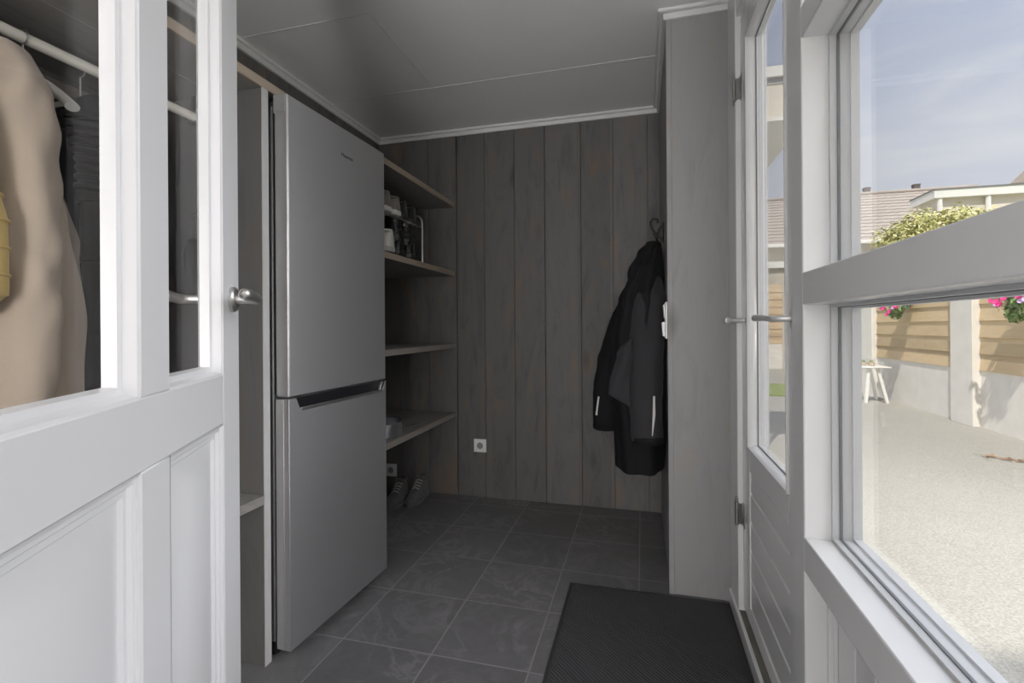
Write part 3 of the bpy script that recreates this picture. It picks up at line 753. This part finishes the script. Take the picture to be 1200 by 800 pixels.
# sneakers on the floor, toes to the room
shoe((-1.505, 2.875, 0), R(-84), 'grey sneaker on the tiles nearer the fridge', M['shoe_grey'], M['shoe_grey'], 'grey sneakers under the low shelf', H=.125, L=.265, lm=M['shoe_sole'], W=.093)
shoe((-1.405, 2.965, 0), R(-86), 'grey sneaker on the tiles nearer the back wall', M['shoe_grey'], M['shoe_grey'], 'grey sneakers under the low shelf', H=.125, L=.265, lm=M['shoe_sole'], W=.093)

# ------------------------------------------------------------------ sockets and switch
def socket(x, z, label):
    o = thing('power_socket', (x, YB, z), label, 'socket')
    b = MB(); b.box(x-.042, x+.042, YB-.011, YB, z-.042, z+.042); pp = b.build('cover_plate', M['white_plastic'], o, bevel=.003)
    b = MB(); b.lathe([(.021, -.0125), (.0235, -.0125), (.0235, -.010), (.021, -.010)], (x, YB, z), 28, 'Y', False); b.build('socket_rim', M['white_plastic'], o)
    b = MB(); b.lathe([(0, -.0115), (.0205, -.0115), (.0205, -.0108), (0, -.0108)], (x, YB, z), 28, 'Y'); w = b.build('socket_well', M['steel_cap'], o)
    b = MB()
    for dx in (-.0095, .0095): b.cyl((x+dx, YB-.0122, z), .0028, .001, 'Y', 10)
    b.box(x-.003, x+.003, YB-.0125, YB-.0114, z+.015, z+.020); b.box(x-.003, x+.003, YB-.0125, YB-.0114, z-.020, z-.015)
    b.build('contact', M['iron'], w)
socket(-1.0185, .333, 'white power socket in the middle of the dark back wall')
socket(-1.66, .13, 'white power socket low behind the grey sneakers')
sw = thing('wall_switch', (.103, 2.16, 1.12), 'white double rocker switch on the partition beside the black jacket', 'switch')
b = MB(); b.box(.092, .103, 2.118, 2.20, 1.045, 1.20); b.build('cover_plate', M['white_plastic'], sw, bevel=.004)
for z0, z1, dx in ((1.128, 1.192, .088), (1.053, 1.118, .082)):
    b = MB(); b.prism([(.092, 2.126, z0), (dx, 2.126, z0+.004), (dx-.004, 2.126, z1-.004), (.092, 2.126, z1)], (0, .066, 0)); b.build('rocker', M['white_plastic'], sw, bevel=.002)

# ------------------------------------------------------------------ coat hook with black jacket
hx, hy = .103, 2.47
hk = thing('coat_hook', (hx, hy, 1.62), 'dark iron coat hook on the partition above the black jacket', 'hook')
b = MB(); b.box(hx-.004, hx, hy-.016, hy+.016, 1.50, 1.60); b.build('back_plate', M['iron'], hk, bevel=.002)
b = MB(); b.tube([(hx-.004, hy, 1.515), (hx-.03, hy, 1.535), (hx-.055, hy, 1.575), (hx-.062, hy, 1.605), (hx-.05, hy, 1.622), (hx-.03, hy, 1.618), (hx-.026, hy, 1.60)], [.006]*7, 10); b.build('upper_prong', M['iron'], hk, ang=60)
b = MB(); b.tube([(hx-.004, hy, 1.585), (hx-.022, hy, 1.57), (hx-.03, hy, 1.545), (hx-.042, hy, 1.54), (hx-.05, hy, 1.553)], .0055, 10); b.build('lower_prong', M['iron'], hk, ang=60)
bj = thing('hooded_jacket', (.0, 2.47, .45), 'black softshell jacket with silver sleeve stripes hanging from the iron hook', 'jacket')
drape([(1.50, .055, 2.47, .035, .05, .02), (1.44, .045, 2.46, .052, .10, .05), (1.36, .025, 2.45, .072, .16, .07), (1.22, -.005, 2.45, .10, .22, .10), (1.05, -.025, 2.45, .12, .235, .12), (.85, -.025, 2.45, .122, .235, .12), (.62, -.018, 2.45, .115, .225, .07), (.435, -.018, 2.45, .112, .22, .05)], 11.3, 7, 52, 72).build('body', M['black_fabric'], bj, ang=80)
# far sleeve swinging out towards the room, near sleeve in front
s1 = sleeve([(-.005, 2.60, 1.36), (-.07, 2.60, 1.15), (-.14, 2.59, .92), (-.175, 2.575, .74), (-.185, 2.57, .585)], [.05, .082, .085, .078, .068], 12.1, wr=.12, flat=1.).build('sleeve', M['black_fabric'], bj, ang=80)
s2 = sleeve([(.03, 2.40, 1.36), (.025, 2.31, 1.22), (.012, 2.25, .98), (.008, 2.225, .78), (.018, 2.22, .60)], [.05, .078, .080, .074, .066], 13.4, wr=.10, flat=1.).build('sleeve', M['grey_fabric'], bj, ang=80)
b = MB(); b.loft([[(.042, 2.150, .80), (.050, 2.154, .80), (.050, 2.18, .80), (.042, 2.18, .80)], [(.040, 2.148, .72), (.051, 2.153, .72), (.051, 2.18, .72), (.040, 2.18, .72)], [(.036, 2.155, .63), (.040, 2.158, .63), (.040, 2.19, .63), (.036, 2.19, .63)]]); b.build('reflective_stripe', M['reflect'], s2)
b = MB(); b.loft([[(-.222, 2.505, .74), (-.214, 2.502, .74), (-.214, 2.54, .74), (-.222, 2.54, .74)], [(-.236, 2.516, .645), (-.226, 2.510, .645), (-.226, 2.54, .645), (-.236, 2.54, .645)]]); b.build('reflective_stripe', M['reflect'], s1)
b = MB(); b.lathe([(.062, 0), (.068, .004), (.070, .018), (.066, .034)], (-.185, 2.57, .565), 24, 'Z', False); b.build('cuff', M['black_fabric'], s1, ang=60)
b = MB(); b.lathe([(.060, 0), (.067, .004), (.068, .02), (.064, .034)], (.018, 2.22, .585), 24, 'Z', False); b.build('cuff', M['black_fabric'], s2, ang=60)
# loose front flap and hood
b = MB(); rings = []
for i in range(15):
    u = i/14; rr = []
    for q in range(13):
        v = q/12; xa, za = -.108-.036*u, .985-.185*u; xb, zb = -.050-.004*u, 1.05-.305*u
        rr.append((xa+(xb-xa)*v+.004*math.sin(7*u), 2.196-.018*math.sin(v*2.6)-.012*u+.006*math.sin(6*v+4*u), za+(zb-za)*v))
    rings.append(rr)
b.loft(rings, False, False, closed=False)
fl = b.build('front_flap', M['grey_fabric'], bj, ang=80); md = fl.modifiers.new('s', 'SOLIDIFY'); md.thickness = .008
drape([(1.505, .05, 2.46, .03, .05, .03), (1.45, .025, 2.44, .05, .085, .06), (1.36, -.005, 2.43, .065, .11, .10), (1.27, -.01, 2.43, .055, .10, .10), (1.22, .0, 2.43, .03, .07, .06)], 15.2, 6, 22, 48).build('hood', M['black_fabric'], bj, ang=80)
b = MB(); b.tube([(hx-.03, hy, 1.50), (hx-.037, hy, 1.535), (hx-.033, hy-.008, 1.553), (hx-.028, hy, 1.535), (hx-.028, hy, 1.50)], .003, 8); b.build('hanging_loop', M['black_fabric'], bj)

# ------------------------------------------------------------------ doormat
dm = thing('doormat', (.0, 1.55, 0), 'large dark grey ribbed doormat in front of the outside door', 'doormat')
b = MB(); b.box(-.292, .312, .98, 2.052, .0005, .012); b.build('pile', M['mat'], dm, bevel=.003)
b = MB()
for q in ((-.304, -.292, .97, 2.064), (.312, .3245, .97, 2.064), (-.292, .312, 2.052, 2.064), (-.292, .312, .97, .98)): b.box(q[0], q[1], q[2], q[3], .0005, .009)
b.build('rubber_edge', M['mat_edge'], dm, bevel=.002)

# ------------------------------------------------------------------ outdoors
struct('ground', MB().box(-20, 45, -12, 60, ZG-.12, ZG-.02), M['earth'], 'open ground beyond the garden fence', 'ground')
struct('patio', MB().box(.40, 3.87, -4, 15.1, ZG-.06, ZG), M['paving'], 'cream speckled patio paving outside the window', 'patio')
struct('lawn_strip', MB().box(.9, 2.9, 9.2, 11.0, ZG, ZG+.02), M['grass'], 'narrow green lawn strip at the far end of the patio', 'lawn')
FXP = 3.833
def post(y0, y1, label, x0=3.755, x1=3.90):
    b = MB(); b.box(x0, x1, y0, y1, ZG, 1.95); o = b.build('fence_post', M['concrete'], bevel=.006)
    return tag(o, label, 'fence post', 'concrete fence posts')
post(6.94, 7.366, 'pale square concrete fence post between the two flower baskets')
post(9.54, 9.97, 'pale concrete fence post behind the white side table')
post(12.14, 12.57, 'pale concrete fence post beyond the white side table')
post(14.72, 15.1, 'pale concrete corner post at the far fence end')
post(4.34, 4.766, 'pale concrete fence post nearest the house')
def bay(y0, y1, label):
    o = thing('timber_fence', (FXP, (y0+y1)/2, ZG), label, 'fence', group='timber fence panels over concrete')
    b = MB(); b.box(FXP+.005, FXP+.06, y0, y1, ZG, .548); b.build('concrete_base', M['concrete'], o)
    b = MB(); z = .548
    while z < 1.85:
        b.prism([(FXP-.012, y0, z), (FXP+.014, y0, z), (FXP+.02, y0, z+.205), (FXP+.008, y0, z+.205)], (0, y1-y0, 0)); z += .1955
    b.build('planks', M['plank'], o, bevel=.002)
bay(7.366, 9.54, 'tan plank fence panel with the small flower basket beside the white table')
bay(4.766, 6.94, 'tan plank fence panel with the flower basket nearest the house')
bay(9.97, 12.14, 'tan plank fence panel just beyond the white side table')
bay(12.57, 14.72, 'tan plank fence panel furthest along the patio')
o = thing('cross_fence', (2., 15.05, ZG), 'tan plank fence closing the far end of the patio', 'fence')
b = MB(); b.box(.45, 3.75, 15.0, 15.06, ZG, .58); b.build('concrete_base', M['concrete'], o)
b = MB(); z = .58
while z < 2.1:
    b.prism([(.45, 14.99, z), (.45, 15.015, z), (.45, 15.02, z+.215), (.45, 15.008, z+.215)], (3.30, 0, 0)); z += .205
b.build('planks', M['plank_x'], o)
# garage with cream brick behind the cross fence
g = thing('garage', (2.5, 17, ZG), 'cream brick garage with white fascia behind the far fence', 'garage')
MB().box(-1, 5.2, 16.6, 20, ZG, 2.85).build('wall', M['brick'], g)
b = MB(); b.box(-1.1, 5.3, 16.5, 20, 2.85, 3.05); b.build('fascia', M['white_ext'], g)
# side table with jars
tb = thing('side_table', (3.36, 8.92, ZG), 'small white side table standing against the fence', 'table')
TZ = .445
b = MB(); b.box(3.25, 3.69, 8.70, 9.14, TZ-.025, TZ); b.build('tabletop', M['white_ext'], tb, bevel=.008)
for sx, sy in ((-1, -1), (1, -1), (-1, 1), (1, 1)):
    cx, cy = 3.47+sx*.06, 8.92+sy*.14; ex, ey = 3.50+sx*.145, 8.92+sy*.18
    b = MB(); w = .022
    b.loft([[(cx-w, cy-w, TZ-.025), (cx+w, cy-w, TZ-.025), (cx+w, cy+w, TZ-.025), (cx-w, cy+w, TZ-.025)], [(ex-w, ey-w, ZG), (ex+w, ey-w, ZG), (ex+w, ey+w, ZG), (ex-w, ey+w, ZG)]])
    b.build('leg', M['white_ext'], tb, bevel=.003)
def leaves(b, centers, n, size, rnd):
    for _ in range(n):
        c, r = rnd.choice(centers)
        d = Vector((rnd.gauss(0, 1), rnd.gauss(0, 1), rnd.gauss(0, 1))).normalized()
        p = Vector(c)+Vector((d.x*r[0], d.y*r[1], d.z*r[2]))*(rnd.random()**.3)
        s = size*(.6+.8*rnd.random()); nrm = (d+Vector((rnd.uniform(-.8, .8), rnd.uniform(-.8, .8), rnd.uniform(-.2, .9)))).normalized()
        a = nrm.orthogonal().normalized(); a = Matrix.Rotation(rnd.random()*6.3, 3, nrm) @ a; q = nrm.cross(a)
        vs = [b.bm.verts.new(p+v) for v in (-a*s, -a*s*.1+q*s*.45+nrm*s*.12, a*s, -a*s*.1-q*s*.45+nrm*s*.12)]
        b.bm.faces.new(vs)
for x, lab in ((3.385, 'glass candle jar with sand on the white table, further from the fence'), (3.495, 'glass candle jar with sand on the white table, nearer the fence')):
    j = thing('candle_jar', (x, 8.9, TZ), lab, 'jar', group='candle jars on the side table')
    b = MB(); b.lathe([(0, .001), (.046, .001), (.05, .006), (.05, .115), (.046, .115), (.046, .01), (0, .01)], (x, 8.9, TZ), 24); b.build('glass_wall', M['glass'], j)
    b = MB(); b.cyl((x, 8.9, TZ+.011), .044, .045, n=20); b.build('sand', M['plank'], j)
    b = MB(); b.cyl((x, 8.9, TZ+.056), .022, .035, n=16); b.build('candle', M['petunia_leaf'], j)
def basket(y, z, label, seed, n=420):
    rnd = random.Random(seed); x = FXP-.16
    o = thing('flower_basket', (x, y, z), label, 'flower basket', group='petunia baskets on the fence')
    b = MB(); b.lathe([(0, -.10), (.09, -.10), (.13, .10), (.135, .11), (.12, .11), (.085, -.085), (0, -.085)], (x+.02, y, z), 24); b.build('pot', M['pot'], o)
    b = MB(); b.tube([(FXP-.02, y, z+.30), (x-.0, y, z+.31), (x, y, z+.27)], .006, 8)
    for a in (0, 2.1, 4.2): b.tube([(x+.02+.125*math.cos(a), y+.125*math.sin(a), z+.10), (x, y, z+.28)], .0025, 6)
    b.build('bracket', M['iron'], o)
    b = MB(); leaves(b, [((x, y, z+.10), (.16, .24, .10)), ((x-.03, y+.12, z+.0), (.12, .15, .16)), ((x-.05, y-.1, z-.02), (.10, .13, .15)), ((x-.04, y+.02, z-.13), (.08, .12, .12))], n, .036, rnd)
    b.build('foliage', M['petunia_leaf'], o)
    for k in range(16):
        a = rnd.uniform(-1, 1); c = Vector((x-.12-.06*rnd.random(), y+a*.26, z+.12-.36*rnd.random()*(1-.5*abs(a)))); b = MB()
        r = .032 if k % 3 else .025
        b.lathe([(0, -.012), (.35*r, -.004), (r*.8, .006), (r, .004), (r*.98, .008), (r*.3, .004), (0, -.004)], (0, 0, 0), 10)
        q = Vector((-1, -.4*1+a*.2, .35)).to_track_quat('Z', 'Y').to_matrix().to_4x4()
        b.xf(Matrix.Translation(c) @ q); b.build('blossom', M['lilac'] if k % 3 == 0 else M['pink'], o)
basket(8.42, 1.42, 'flower basket of pink petunias beside the white table', 3)
basket(6.02, 1.36, 'flower basket of pink petunias nearest the house', 5, 520)
# dry leaves
rnd = random.Random(11); b = MB()
for _ in range(70):
    u = rnd.random(); c = Vector((3.0+.42*u+rnd.gauss(0, .03), 5.42-.17*u+rnd.gauss(0, .05), ZG+.006+.012*rnd.random())); s = .014+.014*rnd.random()
    a = rnd.random()*6.3; A = Vector((math.cos(a), math.sin(a), rnd.uniform(-.3, .3))); Q = Vector((-math.sin(a), math.cos(a), rnd.uniform(-.3, .3)))
    b.bm.faces.new([b.bm.verts.new(c+v) for v in (-A*s, Q*s*.5+Vector((0, 0, .004)), A*s, -Q*s*.5)])
tag(b.build('dry_leaves', M['leaf_dry']), 'little line of dry brown leaves on the paving', 'leaf litter', None, 'stuff')
# flowering hedge beyond the fence
hg = thing('hedge', (4.9, 10, ZG), 'tall yellow-green shrub growing behind the fence', 'hedge')
rnd = random.Random(21); cs = []
for i in range(26):
    u = i/25; x = 4.20+1.36*u; top = 2.76+.27*min(1, u*4.0)+.10*math.sin(i*1.7)
    cs.append(((x, 10+.3*math.sin(i*2.3), top-.28), (.24, .35, .28))); cs.append(((x, 10+.3*math.cos(i*1.9), top-.75), (.26, .45, .40)))
    cs.append(((x, 10., 1.3), (.26, .5, .6)))
b = MB(); leaves(b, cs, 17000, .036, rnd); b.build('foliage', M['hedge'], hg)
b = MB()
for i in range(6): b.tube([(4.1+.3*i, 10, ZG), (4.08+.31*i, 10.05, 1.2), (4.05+.33*i, 10, 2.1)], [.03, .022, .01], 8)
b.build('stem', M['chimney'], hg)
# roofs
def tiled_roof(name_parent, x0, x1, ye, ze, yr, zr, rows, tw=.32):
    b = MB(); n = int((x1-x0)/tw)*4
    for i in range(rows):
        f0, f1 = i/rows, (i+1)/rows; ya, za, yb_, zb = ye+(yr-ye)*f0, ze+(zr-ze)*f0, ye+(yr-ye)*(f1+.01), ze+(zr-ze)*(f1+.01)
        wave = [(.014 if (k % 4) in (1, 2) else .0) for k in range(n+1)]
        top = [(x0+(x1-x0)*k/n, ya, za+.045+wave[k]) for k in range(n+1)]; bot = [(x0+(x1-x0)*k/n, yb_, zb+wave[k]) for k in range(n+1)]
        low = [(x0+(x1-x0)*k/n, ya, za) for k in range(n+1)]
        b.loft([low, top, bot], False, False, closed=False)
    return b.build('roof_tiles', M['rooftile'], name_parent)
hs = thing('house', (8, 22, ZG), 'neighbouring house with long grey-brown tiled roof and two chimneys', 'house')
MB().box(1.5, 12.9, 20.4, 27.5, ZG, 4.3).build('wall', M['cream'], hs)
tiled_roof(hs, 1.2, 13.2, 20., 4.05, 24., 6.64, 15)
MB().prism([(1.5, 20.4, 4.25), (1.5, 24., 6.6), (1.5, 27.6, 4.25)], (11.4, 0, 0)).build('gable', M['cream'], hs)
b = MB(); b.box(1.2, 13.2, 19.92, 20.03, 3.98, 4.10); b.build('gutter', M['white_ext'], hs, bevel=.02)
b = MB(); b.tube([(1.2, 24., 6.68), (13.2, 24., 6.68)], .09, 10); b.build('ridge_tiles', M['rooftile'], hs)
for x in (9.35, 11.15):
    b = MB(); b.box(x-.11, x+.11, 24.04, 24.26, 6.4, 6.93); c = b.build('chimney', M['chimney'], hs)
    b = MB(); b.box(x-.125, x+.125, 24.03, 24.27, 6.93, 6.97); b.build('chimney_cap', M['chimney'], c)
for x in (3.2, 6., 8.8):
    b = MB(); b.box(x-.6, x+.6, 20.36, 20.41, 1.2, 2.6); f = b.build('window', M['white_ext'], hs); b = MB(); b.box(x-.52, x+.52, 20.34, 20.37, 1.28, 2.52); b.build('pane', M['gasket'], f)
ex = thing('flat_roof_building', (10, 16.6, ZG), 'cream flat roofed outbuilding with white fascia and downpipes', 'building')
MB().box(7.95, 14.5, 16.15, 17.2, ZG, 4.6).build('wall', M['cream'], ex)
b = MB(); b.box(7.82, 14.7, 16.0, 17.25, 4.58, 4.80); b.build('fascia', M['white_ext'], ex)
b = MB(); b.box(7.80, 14.72, 15.98, 17.27, 4.80, 4.83); b.build('roof_edge', M['roofing'], ex)
for x in (7.98, 9.08, 11.4):
    b = MB(); b.tube([(x, 16.08, 4.58), (x, 16.08, ZG)], .06, 12); b.build('downpipe', M['white_ext'], ex)
b = MB(); b.box(8.6, 10.6, 16.05, 16.16, 3.86, 3.93); b.build('ledge', M['white_ext'], ex)
fg = thing('gabled_house', (20, 30, ZG), 'distant grey gabled house just showing above the flat roof', 'house')
V = (5.2, 8, 0)
b = MB(); b.prism([(18.0, 30, ZG), (24, 30, ZG), (24, 30, 8.15), (18.0, 30, 8.15)], V); b.build('wall', M['ext_grey'], fg)
b = MB(); b.prism([(17.8, 29.9, 8.1), (18.5, 29.9, 8.85), (24.2, 29.9, 8.9), (24.5, 29.9, 8.1)], V); b.build('roof', M['rooftile'], fg)
b = MB(); b.box(18.75, 18.95, 30.2, 30.5, 8.8, 9.35); b.build('chimney', M['chimney'], fg)
# white canopy beside the outside door
cn = thing('canopy', (.8, 4.8, 2.7), 'white flat canopy on the outer wall seen through the door glass', 'canopy')
b = MB(); b.box(.46, 1.225, 4.2, 5.5, 2.72, 2.98); b.build('fascia', M['cream'], cn)
b = MB(); b.box(.46, 1.24, 4.17, 5.52, 3.03, 3.11); b.box(.46, 1.235, 4.185, 5.51, 2.69, 2.72); b.build('white_edge', M['white_ext'], cn)
b = MB(); b.box(.46, 1.225, 4.195, 5.5, 2.98, 3.03); b.build('grey_band', M['ext_grey'], cn)  # grey band between the white edge and the cream fascia
b = MB(); b.box(1.195, 1.235, 5.42, 5.46, ZG, 2.69); b.build('post', M['ext_grey'], cn, bevel=.004)
# two-storey house mass behind the room
struct('wall_house', MB().box(-6, 6, -9, -4, ZG, 9.48), M['cream'], 'tall house block behind the room', 'house wall')

# ------------------------------------------------------------------ light
L = Vector((.2, .53, -.82)).normalized()
su = bpy.data.lights.new('sun', 'SUN'); su.energy = 4.0; su.angle = R(.8); su.color = (1, .95, .86)
so = bpy.data.objects.new('sun', su); COL.objects.link(so); so.rotation_euler = L.to_track_quat('-Z', 'Y').to_euler(); so.location = (-4, -12, 20)
# added globe fill light, unseen in the hall, to brighten the room
LP = (.12, -1.75, 1.08)
hl = thing('fill_lamp', (LP[0], LP[1], 0), 'added white globe fill light standing unseen in the hall', 'fill light')
b = MB(); b.lathe([(0, 0), (.14, 0), (.14, .012), (.03, .022), (0, .022)], (LP[0], LP[1], 0), 32); b.build('base', M['chrome'], hl)
b = MB(); b.tube([(LP[0], LP[1], .02), (LP[0], LP[1], LP[2]-.245)], .012, 12); b.build('pole', M['chrome'], hl)
em = bpy.data.materials.new('fill_globe_glow'); em.use_nodes = True
pb = em.node_tree.nodes['Principled BSDF']; pb.inputs['Emission Color'].default_value = (1, .968, .942, 1); pb.inputs['Emission Strength'].default_value = 64
b = MB(); b.lathe([(.25*math.sin(math.pi*i/16), -.25*math.cos(math.pi*i/16)) for i in range(17)], LP, 32); b.build('fill_globe', em, hl, ang=80)

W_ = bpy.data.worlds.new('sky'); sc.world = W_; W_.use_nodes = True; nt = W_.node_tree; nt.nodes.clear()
class WN(NT):
    def __init__(s, t): s.t = t; s.n = t.nodes
w = WN(nt)
out = nt.nodes.new('ShaderNodeOutputWorld'); bg = nt.nodes.new('ShaderNodeBackground'); nt.links.new(bg.outputs[0], out.inputs[0])
tc_ = nt.nodes.new('ShaderNodeTexCoord'); gen = tc_.outputs['Generated']
sep = nt.nodes.new('ShaderNodeSeparateXYZ'); nt.links.new(gen, sep.inputs[0])
grad = w.ramp(sep.outputs[2], [(0., (.62, .66, .73)), (.16, (.66, .69, .75)), (.45, (.50, .56, .70)), (1., (.42, .50, .68))])
mp = nt.nodes.new('ShaderNodeMapping'); mp.inputs['Scale'].default_value = (1.2, 1.2, 5.); nt.links.new(gen, mp.inputs[0])
cln = w.noise(mp.outputs[0], 2.2, 6, .55, .4)
cmask = w.ramp(cln, [(.47, 0.), (.68, 1.)])
colr = w.mix(w.math('MULTIPLY', cmask, .55), grad, (.80, .81, .82))
# bright sky patch added out of view to light the room through the window
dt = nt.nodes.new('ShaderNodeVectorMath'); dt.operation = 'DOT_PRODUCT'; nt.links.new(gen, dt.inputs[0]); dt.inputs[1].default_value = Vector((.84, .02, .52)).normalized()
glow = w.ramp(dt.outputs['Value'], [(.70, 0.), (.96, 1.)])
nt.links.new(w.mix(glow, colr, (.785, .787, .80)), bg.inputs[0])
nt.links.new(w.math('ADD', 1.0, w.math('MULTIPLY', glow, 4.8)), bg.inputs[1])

# ------------------------------------------------------------------ camera (fitted: f 569 px, yaw 15.03 deg, roll .37 deg)
yaw, roll = .26239575845, .00646036435
fw = Vector((-math.sin(yaw), math.cos(yaw), 0)); rt = Vector((math.cos(yaw), math.sin(yaw), 0)); dn = Vector((0, 0, -1))
c_, s_ = math.cos(roll), math.sin(roll)
r2 = rt*c_+dn*s_; u2 = -(dn*c_-rt*s_)
cam = bpy.data.cameras.new('camera'); co = bpy.data.objects.new('camera', cam); COL.objects.link(co)
m = Matrix((( r2.x, u2.x, -fw.x, 0), (r2.y, u2.y, -fw.y, 0), (r2.z, u2.z, -fw.z, 1.1), (0, 0, 0, 1)))
co.matrix_world = m
cam.sensor_width = 36.; cam.lens = 568.99/1200*36.; cam.shift_y = (382.714-400)/1200.; cam.clip_start = .02; cam.clip_end = 300
sc.camera = co
